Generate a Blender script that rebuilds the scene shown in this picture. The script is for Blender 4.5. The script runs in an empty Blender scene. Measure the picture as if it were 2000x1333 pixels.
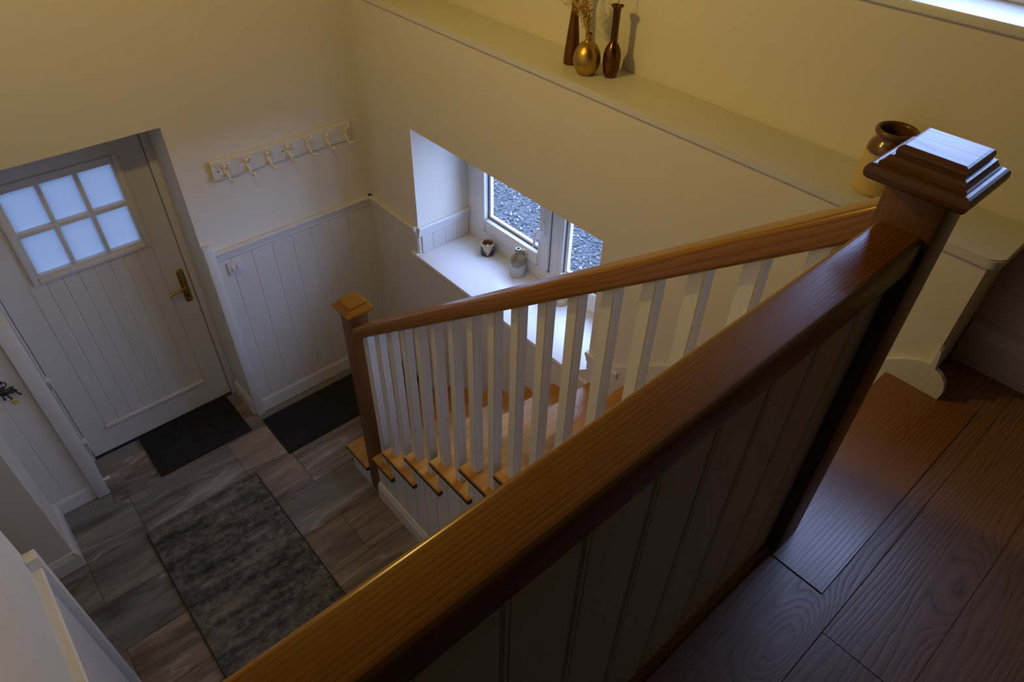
import bpy, bmesh, math, random
from mathutils import Vector, Matrix
random.seed(7)
S = bpy.context.scene
COL = S.collection
PI = math.pi

# ------------------------------------------------------------------ camera
cd = bpy.data.cameras.new('camera'); cam = bpy.data.objects.new('camera', cd); COL.objects.link(cam)
cam.location = (-1.85211, -3.37323, 3.4)
cam.rotation_euler = (math.radians(48.33985), math.radians(-1.09697), math.radians(-41.31536))
cd.sensor_width = 36.0; cd.lens = 1339.055 / 2000 * 36; cd.clip_start = 0.02
S.camera = cam

# ------------------------------------------------------------------ world, exposure
SKY = (0.385, 0.53, 1.0); SKY_STRENGTH = 14.5
w = bpy.data.worlds.new('overcast_sky'); S.world = w; w.use_nodes = True
bg = w.node_tree.nodes['Background']; bg.inputs[0].default_value = (*SKY, 1); bg.inputs[1].default_value = SKY_STRENGTH
S.view_settings.view_transform = 'Standard'; S.view_settings.look = 'None'
S.view_settings.gamma = 1.0; S.view_settings.use_curve_mapping = False
S.view_settings.exposure = 0.0
S.cycles.use_denoising = True
S.cycles.sample_clamp_indirect = 4.0
LAMP = (-1.26, -1.56, 3.57); LAMP_POWER = 32.0; LAMP_COL = (1.0, 0.70, 0.16)

def portal(name, loc, rot, sx, sy):
    l = bpy.data.lights.new(name, 'AREA'); l.shape = 'RECTANGLE'; l.size = sx; l.size_y = sy
    l.cycles.is_portal = True
    o = bpy.data.objects.new(name, l); COL.objects.link(o); o.location = loc; o.rotation_euler = rot
portal('window_portal', (0.52, -1.18, 1.60), (0, PI/2, 0), 1.08, 1.34)
portal('hall_fill_portal', (-1.4, -5.63, 1.25), (-PI/2, 0, 0), 0.5, 0.5)  # guides sky light through the added hall fill window
portal('landing_window_portal', (0.56, -2.89, 3.32), (0, PI/2, 0), 0.86, 0.88)

# ------------------------------------------------------------------ materials
def nmat(name):
    m = bpy.data.materials.new(name); m.use_nodes = True
    nt = m.node_tree; b = nt.nodes['Principled BSDF']
    return m, nt, b
def N(nt, t, **kw):
    n = nt.nodes.new(t)
    for k, v in kw.items(): setattr(n, k, v)
    return n
def ramp(nt, stops, src):
    r = N(nt, 'ShaderNodeValToRGB'); e = r.color_ramp.elements
    while len(e) < len(stops): e.new(0.5)
    for i, (p, c) in enumerate(stops):
        e[i].position = p; e[i].color = (*c, 1)
    nt.links.new(src, r.inputs[0]); return r
def plain(name, col, rough=0.5, metal=0.0, noise=0.0, nscale=30, bump=0.0, bscale=200, coat=0.0):
    m, nt, b = nmat(name)
    b.inputs['Roughness'].default_value = rough; b.inputs['Metallic'].default_value = metal
    b.inputs['Coat Weight'].default_value = coat
    tc = N(nt, 'ShaderNodeTexCoord')
    n = N(nt, 'ShaderNodeTexNoise'); n.inputs['Scale'].default_value = nscale; n.inputs['Detail'].default_value = 4
    nt.links.new(tc.outputs['Object'], n.inputs['Vector'])
    lo = tuple(c * (1 - noise) for c in col); hi = tuple(min(1, c * (1 + noise)) for c in col)
    r = ramp(nt, [(0.3, lo), (0.7, hi)], n.outputs['Fac'])
    nt.links.new(r.outputs[0], b.inputs['Base Color'])
    if bump:
        n2 = N(nt, 'ShaderNodeTexNoise'); n2.inputs['Scale'].default_value = bscale; n2.inputs['Detail'].default_value = 3
        nt.links.new(tc.outputs['Object'], n2.inputs['Vector'])
        bp = N(nt, 'ShaderNodeBump'); bp.inputs['Strength'].default_value = bump; bp.inputs['Distance'].default_value = 0.002
        nt.links.new(n2.outputs['Fac'], bp.inputs['Height']); nt.links.new(bp.outputs[0], b.inputs['Normal'])
    return m
def wood(name, axis, dark, mid, light, rough=0.32, rings=26.0, knots=False, coat=0.0, wob=1.0, spec=0.40, streak=0.45, lo=0.2, hi=0.8, bumpk=0.16, fine=330, rvar=0.12):
    """axis: grain direction 0/1/2; straight oak grain with pores, optional knots"""
    m, nt, b = nmat(name); L = nt.links.new
    tc = N(nt, 'ShaderNodeTexCoord'); oi = N(nt, 'ShaderNodeObjectInfo')
    sh = N(nt, 'ShaderNodeVectorMath', operation='SCALE'); sh.inputs[3].default_value = 1.0
    cb = N(nt, 'ShaderNodeCombineXYZ')
    mul = N(nt, 'ShaderNodeMath', operation='MULTIPLY'); mul.inputs[1].default_value = 17.3
    L(oi.outputs['Random'], mul.inputs[0])
    for i in range(3): L(mul.outputs[0], cb.inputs[i])
    add = N(nt, 'ShaderNodeVectorMath', operation='ADD'); L(tc.outputs['Object'], add.inputs[0]); L(cb.outputs[0], add.inputs[1])
    def mp(al, ac):
        mm = N(nt, 'ShaderNodeMapping'); sc = [ac] * 3; sc[axis] = al
        mm.inputs['Scale'].default_value = sc; L(add.outputs[0], mm.inputs['Vector']); return mm.outputs[0]
    n1 = N(nt, 'ShaderNodeTexNoise'); n1.inputs['Scale'].default_value = 1; n1.inputs['Detail'].default_value = 3
    L(mp(1.3, 7.0), n1.inputs['Vector'])
    # ring coordinate
    sx = N(nt, 'ShaderNodeSeparateXYZ'); L(add.outputs[0], sx.inputs[0])
    others = [i for i in range(3) if i != axis]
    s1 = N(nt, 'ShaderNodeMath', operation='ADD'); L(sx.outputs[others[0]], s1.inputs[0]); L(sx.outputs[others[1]], s1.inputs[1])
    f1 = N(nt, 'ShaderNodeMath', operation='MULTIPLY'); L(s1.outputs[0], f1.inputs[0]); f1.inputs[1].default_value = rings
    a1 = N(nt, 'ShaderNodeMath', operation='MULTIPLY_ADD'); L(n1.outputs['Fac'], a1.inputs[0]); a1.inputs[1].default_value = 7.0 * wob; L(f1.outputs[0], a1.inputs[2])
    cur = a1.outputs[0]
    if knots:
        v = N(nt, 'ShaderNodeTexVoronoi'); v.inputs['Scale'].default_value = 1; L(mp(1.3, 4.2), v.inputs['Vector'])
        kr = N(nt, 'ShaderNodeMapRange'); kr.inputs['From Min'].default_value = 0.0; kr.inputs['From Max'].default_value = 0.34
        kr.inputs['To Min'].default_value = 9.0; kr.inputs['To Max'].default_value = 0; kr.interpolation_type = 'SMOOTHSTEP'
        L(v.outputs['Distance'], kr.inputs['Value'])
        a2 = N(nt, 'ShaderNodeMath', operation='ADD'); L(cur, a2.inputs[0]); L(kr.outputs[0], a2.inputs[1]); cur = a2.outputs[0]
    fr = N(nt, 'ShaderNodeMath', operation='FRACT'); L(cur, fr.inputs[0])
    rr = ramp(nt, [(0.0, (0.15,)*3), (0.12, (0.6,)*3), (0.75, (1, 1, 1)), (1.0, (0.35,)*3)], fr.outputs[0])
    n2 = N(nt, 'ShaderNodeTexNoise'); n2.inputs['Scale'].default_value = 1; n2.inputs['Detail'].default_value = 5; L(mp(fine*0.027, fine), n2.inputs['Vector'])
    mx = N(nt, 'ShaderNodeMix', data_type='FLOAT'); mx.inputs[0].default_value = streak
    L(rr.outputs[0], mx.inputs[2]); L(n2.outputs['Fac'], mx.inputs[3])
    n3 = N(nt, 'ShaderNodeTexNoise'); n3.inputs['Scale'].default_value = 1; n3.inputs['Detail'].default_value = 2; L(mp(0.8, 3.5), n3.inputs['Vector'])
    mx2 = N(nt, 'ShaderNodeMix', data_type='FLOAT'); mx2.inputs[0].default_value = 0.3; L(mx.outputs[0], mx2.inputs[2]); L(n3.outputs['Fac'], mx2.inputs[3])
    cr = ramp(nt, [(lo, dark), ((lo+hi)/2, mid), (hi, light)], mx2.outputs[0])
    hv = N(nt, 'ShaderNodeHueSaturation')
    vr = N(nt, 'ShaderNodeMapRange'); vr.inputs['To Min'].default_value = 0.82; vr.inputs['To Max'].default_value = 1.15
    L(oi.outputs['Random'], vr.inputs['Value']); L(vr.outputs[0], hv.inputs['Value']); L(cr.outputs[0], hv.inputs['Color'])
    L(hv.outputs[0], b.inputs['Base Color'])
    ro = N(nt, 'ShaderNodeMapRange'); ro.inputs['To Min'].default_value = rough + rvar; ro.inputs['To Max'].default_value = rough - 0.04
    L(mx.outputs[0], ro.inputs['Value']); L(ro.outputs[0], b.inputs['Roughness'])
    bp = N(nt, 'ShaderNodeBump'); bp.inputs['Strength'].default_value = bumpk; bp.inputs['Distance'].default_value = 0.0008
    L(mx.outputs[0], bp.inputs['Height']); L(bp.outputs[0], b.inputs['Normal'])
    b.inputs['Coat Weight'].default_value = coat; b.inputs['Coat Roughness'].default_value = 0.2
    b.inputs['Specular IOR Level'].default_value = spec
    return m

M = {}
M['wall'] = plain('wall_paint', (0.73, 0.685, 0.585), 0.85, noise=0.015, nscale=3, bump=0.10, bscale=260)
M['white'] = plain('white_trim_paint', (0.68, 0.665, 0.635), 0.38, noise=0.01, nscale=6)
M['sill'] = plain('white_sill_gloss', (0.84, 0.84, 0.84), 0.3)
M['board'] = plain('white_board_paint', (0.68, 0.66, 0.625), 0.45, noise=0.01, nscale=6)
M['ceiling'] = plain('ceiling_low_bounce', (0.15, 0.105, 0.065), 0.8, noise=0.2, nscale=4)  # unseen surface, dark tone chosen to lower the ambient light
M['darkwall'] = plain('rear_wall_low_bounce', (0.10, 0.10, 0.11), 0.85, noise=0.02)  # dimness of the landing put into the colour of its unseen walls
M['door'] = plain('door_white', (0.63, 0.61, 0.575), 0.42, noise=0.01)
M['upvc'] = plain('window_plastic', (0.86, 0.87, 0.88), 0.3)
M['gasket'] = plain('window_gasket', (0.10, 0.13, 0.17), 0.6)
OD, OM, OL = (0.085, 0.030, 0.003), (0.20, 0.076, 0.006), (0.26, 0.108, 0.011)
M['oakx'] = wood('oak_along_x', 0, OD, OM, OL, 0.25, rings=150, wob=0.35, lo=0.34, hi=0.74, fine=260, streak=0.5, bumpk=0.25)
M['oaky'] = wood('oak_along_y', 1, (0.12, 0.044, 0.004), (0.26, 0.108, 0.008), (0.33, 0.148, 0.014), 0.21, rings=70, wob=0.9, lo=0.30, hi=0.76, spec=0.45)
M['oakz'] = wood('oak_along_z', 2, (0.085, 0.032, 0.006), (0.135, 0.054, 0.010), (0.17, 0.072, 0.014), 0.36, rings=90, wob=0.5)
M['oakcap'] = wood('oak_cap', 1, (0.06, 0.023, 0.005), (0.095, 0.038, 0.008), (0.12, 0.050, 0.011), 0.33, rings=60, wob=1.6, bumpk=0.07)
M['treadend'] = plain('oak_tread_end_dark', (0.030, 0.012, 0.004), 0.6, noise=0.3, nscale=80)  # much darker brown for the tread end faces
M['tread'] = wood('oak_tread', 0, (0.26, 0.108, 0.016), (0.42, 0.195, 0.032), (0.52, 0.26, 0.048), 0.30, rings=18, wob=0.8)
M['floorwood'] = wood('oak_floor', 0, (0.030, 0.013, 0.007), (0.20, 0.092, 0.048), (0.29, 0.145, 0.080), 0.29, rings=70, knots=True, wob=1.1, spec=0.55, streak=0.55, lo=0.30, hi=0.74, bumpk=0.45, fine=240, rvar=0.22)
M['nosing'] = wood('oak_nosing', 0, (0.10, 0.038, 0.013), (0.21, 0.088, 0.032), (0.26, 0.115, 0.045), 0.24, rings=90, wob=0.3, spec=0.5, lo=0.3, hi=0.75, fine=260, bumpk=0.3)
M['brass'] = plain('aged_brass', (0.42, 0.27, 0.08), 0.35, 1.0, noise=0.35, nscale=60)
M['chrome'] = plain('satin_steel', (0.70, 0.70, 0.72), 0.35, 0.9)
M['blackrubber'] = plain('black_rubber', (0.006, 0.006, 0.007), 0.75, noise=0.3, nscale=90, bump=0.4, bscale=500)
M['matpile'] = plain('black_mat_pile', (0.010, 0.010, 0.012), 0.95, noise=0.4, nscale=400, bump=0.8, bscale=900)
M['matraised'] = plain('mat_raised_rubber', (0.004, 0.004, 0.004), 0.55)
M['blackbind'] = plain('rug_binding', (0.03, 0.03, 0.032), 0.9)
M['metalblack'] = plain('black_iron', (0.02, 0.02, 0.022), 0.5, 0.5)
M['plate'] = plain('switch_plastic', (0.68, 0.64, 0.66), 0.35)
M['cream_hook'] = plain('cream_hook_enamel', (0.78, 0.72, 0.55), 0.35)
M['grout'] = plain('tile_grout', (0.20, 0.19, 0.175), 0.9, noise=0.1)

def mat_tile():
    m, nt, b = nmat('slate_tile'); L = nt.links.new
    tc = N(nt, 'ShaderNodeTexCoord'); oi = N(nt, 'ShaderNodeObjectInfo')
    cb = N(nt, 'ShaderNodeCombineXYZ')
    for i, k in enumerate((31.7, 57.1, 11.9)):
        mu = N(nt, 'ShaderNodeMath', operation='MULTIPLY'); mu.inputs[1].default_value = k; L(oi.outputs['Random'], mu.inputs[0]); L(mu.outputs[0], cb.inputs[i])
    add = N(nt, 'ShaderNodeVectorMath', operation='ADD'); L(tc.outputs['Object'], add.inputs[0]); L(cb.outputs[0], add.inputs[1])
    mp = N(nt, 'ShaderNodeMapping'); mp.inputs['Scale'].default_value = (1.3, 6.5, 1); mp.inputs['Rotation'].default_value = (0, 0, 0.12); L(add.outputs[0], mp.inputs[0])
    n1 = N(nt, 'ShaderNodeTexNoise'); n1.inputs['Scale'].default_value = 1.3; n1.inputs['Detail'].default_value = 8; n1.inputs['Roughness'].default_value = 0.66; n1.inputs['Distortion'].default_value = 0.7; L(mp.outputs[0], n1.inputs['Vector'])
    base = ramp(nt, [(0.28, (0.080, 0.072, 0.068)), (0.43, (0.155, 0.143, 0.130)), (0.55, (0.225, 0.203, 0.178)), (0.70, (0.30, 0.262, 0.225))], n1.outputs['Fac'])
    # brown tinted tiles
    tint = N(nt, 'ShaderNodeMix', data_type='RGBA', blend_type='MULTIPLY')
    tr = ramp(nt, [(0.0, (0.84, 0.92, 1.0)), (0.3, (1.0, 1.0, 0.98)), (0.7, (1.16, 1.0, 0.90)), (1.0, (0.72, 0.72, 0.74))], oi.outputs['Random'])
    tint.inputs[0].default_value = 1.0; L(base.outputs[0], tint.inputs[6]); L(tr.outputs[0], tint.inputs[7])
    # pale and dark veins
    n2 = N(nt, 'ShaderNodeTexNoise'); n2.inputs['Scale'].default_value = 1.1; n2.inputs['Detail'].default_value = 3; n2.inputs['Distortion'].default_value = 0.25
    mp2 = N(nt, 'ShaderNodeMapping'); mp2.inputs['Scale'].default_value = (0.7, 3.4, 1); mp2.inputs['Location'].default_value = (3, 8, 1); mp2.inputs['Rotation'].default_value = (0, 0, -0.18); L(add.outputs[0], mp2.inputs[0]); L(mp2.outputs[0], n2.inputs['Vector'])
    vein = ramp(nt, [(0.488, (0, 0, 0)), (0.5, (1, 1, 1)), (0.512, (0, 0, 0))], n2.outputs['Fac'])
    vm = N(nt, 'ShaderNodeMath', operation='MULTIPLY'); vm.inputs[1].default_value = 0.6; L(vein.outputs[0], vm.inputs[0])
    x1 = N(nt, 'ShaderNodeMix', data_type='RGBA'); L(vm.outputs[0], x1.inputs[0]); L(tint.outputs[2], x1.inputs[6]); x1.inputs[7].default_value = (0.42, 0.40, 0.36, 1)
    dvein = ramp(nt, [(0.40, (0, 0, 0)), (0.43, (1, 1, 1)), (0.46, (0, 0, 0))], n2.outputs['Fac'])
    dm = N(nt, 'ShaderNodeMath', operation='MULTIPLY'); dm.inputs[1].default_value = 0.7; L(dvein.outputs[0], dm.inputs[0])
    x2 = N(nt, 'ShaderNodeMix', data_type='RGBA'); L(dm.outputs[0], x2.inputs[0]); L(x1.outputs[2], x2.inputs[6]); x2.inputs[7].default_value = (0.075, 0.058, 0.048, 1)
    L(x2.outputs[2], b.inputs['Base Color']); b.inputs['Roughness'].default_value = 0.55
    bp = N(nt, 'ShaderNodeBump'); bp.inputs['Strength'].default_value = 0.25; bp.inputs['Distance'].default_value = 0.002; L(n1.outputs['Fac'], bp.inputs['Height']); L(bp.outputs[0], b.inputs['Normal'])
    return m
M['tile'] = mat_tile()

def mat_rug():
    m, nt, b = nmat('woven_rug'); L = nt.links.new
    tc = N(nt, 'ShaderNodeTexCoord')
    # broad bands across the rug (along y), broken up by noise
    mp = N(nt, 'ShaderNodeMapping'); mp.inputs['Scale'].default_value = (2.2, 9, 1); L(tc.outputs['Object'], mp.inputs[0])
    n1 = N(nt, 'ShaderNodeTexNoise'); n1.inputs['Scale'].default_value = 1.4; n1.inputs['Detail'].default_value = 6; n1.inputs['Roughness'].default_value = 0.7; L(mp.outputs[0], n1.inputs['Vector'])
    # herringbone: diagonal thread lines flipping per column
    sx = N(nt, 'ShaderNodeSeparateXYZ'); L(tc.outputs['Object'], sx.inputs[0])
    pp = N(nt, 'ShaderNodeMath', operation='PINGPONG'); pp.inputs[1].default_value = 0.028; L(sx.outputs[0], pp.inputs[0])
    ad = N(nt, 'ShaderNodeMath', operation='MULTIPLY_ADD'); L(pp.outputs[0], ad.inputs[0]); ad.inputs[1].default_value = 0.9; L(sx.outputs[1], ad.inputs[2])
    fm = N(nt, 'ShaderNodeMath', operation='MULTIPLY'); fm.inputs[1].default_value = 85.0; L(ad.outputs[0], fm.inputs[0])
    n4 = N(nt, 'ShaderNodeTexNoise'); n4.inputs['Scale'].default_value = 60; n4.inputs['Detail'].default_value = 3; L(tc.outputs['Object'], n4.inputs['Vector'])
    fa = N(nt, 'ShaderNodeMath', operation='ADD'); L(fm.outputs[0], fa.inputs[0]); L(n4.outputs['Fac'], fa.inputs[1])
    fr = N(nt, 'ShaderNodeMath', operation='FRACT'); L(fa.outputs[0], fr.inputs[0])
    thr = ramp(nt, [(0.0, (0.25,)*3), (0.35, (1, 1, 1)), (0.7, (0.9,)*3), (1.0, (0.2,)*3)], fr.outputs[0])
    n3 = N(nt, 'ShaderNodeTexNoise'); n3.inputs['Scale'].default_value = 26; n3.inputs['Detail'].default_value = 5; n3.inputs['Roughness'].default_value = 0.75; L(tc.outputs['Object'], n3.inputs['Vector'])
    mx = N(nt, 'ShaderNodeMix', data_type='FLOAT'); mx.inputs[0].default_value = 0.42; L(n1.outputs['Fac'], mx.inputs[2]); L(n3.outputs['Fac'], mx.inputs[3])
    cr = ramp(nt, [(0.38, (0.020, 0.022, 0.028)), (0.46, (0.085, 0.085, 0.088)), (0.54, (0.21, 0.19, 0.168)), (0.64, (0.36, 0.315, 0.265))], mx.outputs[0])
    mu = N(nt, 'ShaderNodeMix', data_type='RGBA', blend_type='MULTIPLY'); mu.inputs[0].default_value = 0.8; L(cr.outputs[0], mu.inputs[6]); L(thr.outputs[0], mu.inputs[7])
    L(mu.outputs[2], b.inputs['Base Color']); b.inputs['Roughness'].default_value = 0.95
    bp = N(nt, 'ShaderNodeBump'); bp.inputs['Strength'].default_value = 0.7; bp.inputs['Distance'].default_value = 0.004; L(thr.outputs[0], bp.inputs['Height']); L(bp.outputs[0], b.inputs['Normal'])
    return m
M['rug'] = mat_rug()

def mat_glass(name, tint=(1, 1, 1)):
    m = bpy.data.materials.new(name); m.use_nodes = True; nt = m.node_tree; nt.nodes.clear(); L = nt.links.new
    o = N(nt, 'ShaderNodeOutputMaterial'); t = N(nt, 'ShaderNodeBsdfTransparent'); t.inputs[0].default_value = (*tint, 1)
    g = N(nt, 'ShaderNodeBsdfGlossy'); g.inputs['Roughness'].default_value = 0.02
    lw = N(nt, 'ShaderNodeLayerWeight'); lw.inputs[0].default_value = 0.5
    pw = N(nt, 'ShaderNodeMath', operation='POWER'); pw.inputs[1].default_value = 5.0; L(lw.outputs['Facing'], pw.inputs[0])
    f = N(nt, 'ShaderNodeMath', operation='MULTIPLY_ADD'); f.inputs[1].default_value = 0.9; f.inputs[2].default_value = 0.025; L(pw.outputs[0], f.inputs[0])
    x = N(nt, 'ShaderNodeMixShader'); L(f.outputs[0], x.inputs[0]); L(t.outputs[0], x.inputs[1]); L(g.outputs[0], x.inputs[2]); L(x.outputs[0], o.inputs[0])
    return m
M['glass'] = mat_glass('clear_glass', (0.93, 0.96, 0.97))
def mat_frost():
    m = bpy.data.materials.new('frosted_glass'); m.use_nodes = True; nt = m.node_tree; nt.nodes.clear(); L = nt.links.new
    o = N(nt, 'ShaderNodeOutputMaterial'); t = N(nt, 'ShaderNodeBsdfTranslucent'); t.inputs[0].default_value = (0.29, 0.30, 0.30, 1)
    n = N(nt, 'ShaderNodeTexNoise'); n.inputs['Scale'].default_value = 400
    tc = N(nt, 'ShaderNodeTexCoord'); L(tc.outputs['Object'], n.inputs['Vector'])
    bp = N(nt, 'ShaderNodeBump'); bp.inputs['Strength'].default_value = 0.15; bp.inputs['Distance'].default_value = 0.001; L(n.outputs['Fac'], bp.inputs['Height'])
    g = N(nt, 'ShaderNodeBsdfGlossy'); g.inputs['Roughness'].default_value = 0.3; L(bp.outputs[0], g.inputs['Normal'])
    x = N(nt, 'ShaderNodeMixShader'); x.inputs[0].default_value = 0.05; L(t.outputs[0], x.inputs[1]); L(g.outputs[0], x.inputs[2]); L(x.outputs[0], o.inputs[0])
    return m
M['frost'] = mat_frost()
def mat_split(name, zs, lo, hi, rough=0.25, soft=0.01, coat=0.3):
    """two glazes meeting at local height zs"""
    m, nt, b = nmat(name); L = nt.links.new
    tc = N(nt, 'ShaderNodeTexCoord'); sx = N(nt, 'ShaderNodeSeparateXYZ'); L(tc.outputs['Object'], sx.inputs[0])
    n = N(nt, 'ShaderNodeTexNoise'); n.inputs['Scale'].default_value = 45; L(tc.outputs['Object'], n.inputs['Vector'])
    ma = N(nt, 'ShaderNodeMath', operation='MULTIPLY_ADD'); L(n.outputs['Fac'], ma.inputs[0]); ma.inputs[1].default_value = soft; L(sx.outputs[2], ma.inputs[2])
    mr = N(nt, 'ShaderNodeMapRange'); mr.inputs['From Min'].default_value = zs; mr.inputs['From Max'].default_value = zs + soft; L(ma.outputs[0], mr.inputs['Value'])
    x = N(nt, 'ShaderNodeMix', data_type='RGBA'); L(mr.outputs[0], x.inputs[0]); x.inputs[6].default_value = (*lo, 1); x.inputs[7].default_value = (*hi, 1)
    L(x.outputs[2], b.inputs['Base Color']); b.inputs['Roughness'].default_value = rough; b.inputs['Coat Weight'].default_value = coat
    return m
M['crock'] = mat_split('crock_two_tone_glaze', 0.118, (0.58, 0.42, 0.13), (0.13, 0.045, 0.010), 0.22, 0.006, 0.6)
M['crock_in'] = plain('crock_inner_glaze', (0.14, 0.055, 0.015), 0.3)
M['jug'] = mat_split('jug_two_tone_glaze', 0.080, (0.58, 0.57, 0.54), (0.26, 0.20, 0.11), 0.25, 0.012, 0.3)
M['jugtext'] = plain('jug_lettering', (0.04, 0.05, 0.10), 0.5)
M['cream'] = plain('cream_glaze', (0.56, 0.44, 0.25), 0.28, coat=0.3)
M['navy'] = plain('navy_glaze', (0.012, 0.018, 0.045), 0.22, noise=0.2, coat=0.4)
M['cupin'] = plain('cup_inner_brown', (0.22, 0.11, 0.03), 0.35, noise=0.2)
M['wax'] = plain('white_wax', (0.78, 0.75, 0.80), 0.5)
M['goldmetal'] = plain('hammered_gold_metal', (0.50, 0.32, 0.08), 0.36, 1.0, noise=0.25, nscale=40, bump=0.35, bscale=130)
M['bronze'] = plain('dark_bronze_metal', (0.15, 0.066, 0.020), 0.24, 0.9, noise=0.3, nscale=25)
M['bronzecone'] = plain('brown_bronze_metal', (0.17, 0.072, 0.018), 0.34, 0.8, noise=0.25, nscale=25)
M['straw'] = plain('dried_straw', (0.62, 0.42, 0.12), 0.8, noise=0.35, nscale=80)
M['strawdark'] = plain('dried_seed_heads', (0.20, 0.10, 0.03), 0.8, noise=0.4, nscale=80)
M['brasskey'] = plain('yellow_key_tag', (0.55, 0.50, 0.06), 0.5)
M['key'] = plain('dark_key_metal', (0.05, 0.06, 0.05), 0.45, 0.6)
M['ground'] = plain('outdoor_ground', (0.035, 0.036, 0.034), 0.95, noise=0.4, nscale=20)
def mat_stone():
    m, nt, b = nmat('gravel_stone'); L = nt.links.new
    at = N(nt, 'ShaderNodeAttribute'); at.attribute_name = 'tone'
    r = ramp(nt, [(0.0, (0.024, 0.025, 0.024)), (0.55, (0.062, 0.063, 0.059)), (0.90, (0.10, 0.10, 0.09)), (1.0, (0.24, 0.24, 0.22))], at.outputs['Fac'])
    L(r.outputs[0], b.inputs['Base Color']); b.inputs['Roughness'].default_value = 0.8
    return m
M['stone'] = mat_stone()

# ------------------------------------------------------------------ builders
WO = {}
def link(o, parent=None, world=(0, 0, 0)):
    COL.objects.link(o)
    w_ = Vector(world)
    if parent is not None:
        o.parent = parent; o.location = w_ - WO[parent.name]
    else: o.location = w_
    WO[o.name] = w_
    return o
def tag(o, label=None, cat=None, group=None, kind=None):
    if label: o['label'] = label
    if cat: o['category'] = cat
    if group: o['group'] = group
    if kind: o['kind'] = kind
    return o
def thing(name, loc, label, cat, group=None, kind=None):
    o = bpy.data.objects.new(name, None); o.empty_display_size = 0.05
    link(o, None, loc); return tag(o, label, cat, group, kind)
def from_bm(name, bm, mat, parent=None, world=(0, 0, 0), smooth=None):
    bmesh.ops.recalc_face_normals(bm, faces=bm.faces)
    me = bpy.data.meshes.new(name); bm.to_mesh(me); bm.free()
    me.materials.append(M[mat] if isinstance(mat, str) else mat)
    if smooth is not None:
        me.polygons.foreach_set('use_smooth', [True] * len(me.polygons))
        if smooth > 0: me.set_sharp_from_angle(angle=math.radians(smooth))
    return link(bpy.data.objects.new(name, me), parent, world)
def bm_box(bm, x0, x1, y0, y1, z0, z1, bev=0, seg=2):
    r = bmesh.ops.create_cube(bm, size=1)
    vs = r['verts']
    bmesh.ops.scale(bm, verts=vs, vec=(abs(x1-x0), abs(y1-y0), abs(z1-z0)))
    bmesh.ops.translate(bm, verts=vs, vec=((x0+x1)/2, (y0+y1)/2, (z0+z1)/2))
    if bev:
        es = list({e for v in vs for e in v.link_edges})
        bmesh.ops.bevel(bm, geom=es, offset=bev, segments=seg, affect='EDGES', profile=0.5)
def box(name, x0, x1, y0, y1, z0, z1, mat, parent=None, bev=0, seg=2, smooth=None):
    bm = bmesh.new(); bm_box(bm, x0, x1, y0, y1, z0, z1, bev, seg)
    return from_bm(name, bm, mat, parent, smooth=(30 if bev else smooth))
def boxes(name, lst, mat, parent=None):
    bm = bmesh.new()
    for b in lst: bm_box(bm, *b)
    return from_bm(name, bm, mat, parent)
def bm_prism(bm, poly, fr, t0, t1):
    a = [bm.verts.new(fr(u, v, t0)) for u, v in poly]; b = [bm.verts.new(fr(u, v, t1)) for u, v in poly]
    n = len(poly)
    bm.faces.new(a); bm.faces.new(b[::-1])
    for i in range(n): bm.faces.new((a[i], b[i], b[(i+1) % n], a[(i+1) % n]))
def prism(name, poly, fr, t0, t1, mat, parent=None, smooth=None):
    bm = bmesh.new(); bm_prism(bm, poly, fr, t0, t1)
    return from_bm(name, bm, mat, parent, smooth=smooth)
FX = lambda u, v, t: (t, u, v)      # profile in (y,z), along x
FY = lambda u, v, t: (u, t, v)      # profile in (x,z), along y
FZ = lambda u, v, t: (u, v, t)      # profile in (x,y), along z
def board_z(name, axis, u0, u1, z0, z1, face, back, mat, parent, ch=0.0048, bead=False):
    """upright board; axis 0: runs in x and faces y, axis 1: runs in y and faces x"""
    s = 1 if face > back else -1
    if u0 > u1: u0, u1 = u1, u0
    g = 0.00005; u0 += g; u1 -= g
    pts = [(u0, back), (u0, face - s*ch*0.75), (u0 + ch, face)]
    if bead: pts += [(u0 + 0.010, face), (u0 + 0.0115, face - s*0.003), (u0 + 0.013, face)]
    pts += [(u1 - ch, face), (u1, face - s*ch*0.75), (u1, back)]
    if axis == 1: pts = [(b, a) for a, b in pts]
    return prism(name, pts, FZ, z0, z1, mat, parent)
def lathe(name, prof, mat, parent=None, world=(0, 0, 0), n=40, smooth=50):
    bm = bmesh.new(); rings = []
    for r, z in prof:
        if r < 1e-6: rings.append([bm.verts.new((0, 0, z))])
        else: rings.append([bm.verts.new((r*math.cos(2*PI*i/n), r*math.sin(2*PI*i/n), z)) for i in range(n)])
    for a, b in zip(rings, rings[1:]):
        for i in range(n):
            j = (i+1) % n
            if len(a) == 1 and len(b) == 1: continue
            if len(a) == 1: bm.faces.new((a[0], b[i], b[j]))
            elif len(b) == 1: bm.faces.new((a[i], a[j], b[0]))
            else: bm.faces.new((a[i], a[j], b[j], b[i]))
    return from_bm(name, bm, mat, parent, world, smooth)
def sq_lathe(bm, prof, cx=0, cy=0):
    rings = [[bm.verts.new((cx + sx*h, cy + sy*h, z)) for sx, sy in ((-1, -1), (1, -1), (1, 1), (-1, 1))] for h, z in prof]
    for a, b in zip(rings, rings[1:]):
        for i in range(4): bm.faces.new((a[i], a[(i+1) % 4], b[(i+1) % 4], b[i]))
    bm.faces.new(rings[0][::-1]); bm.faces.new(rings[-1])
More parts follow.
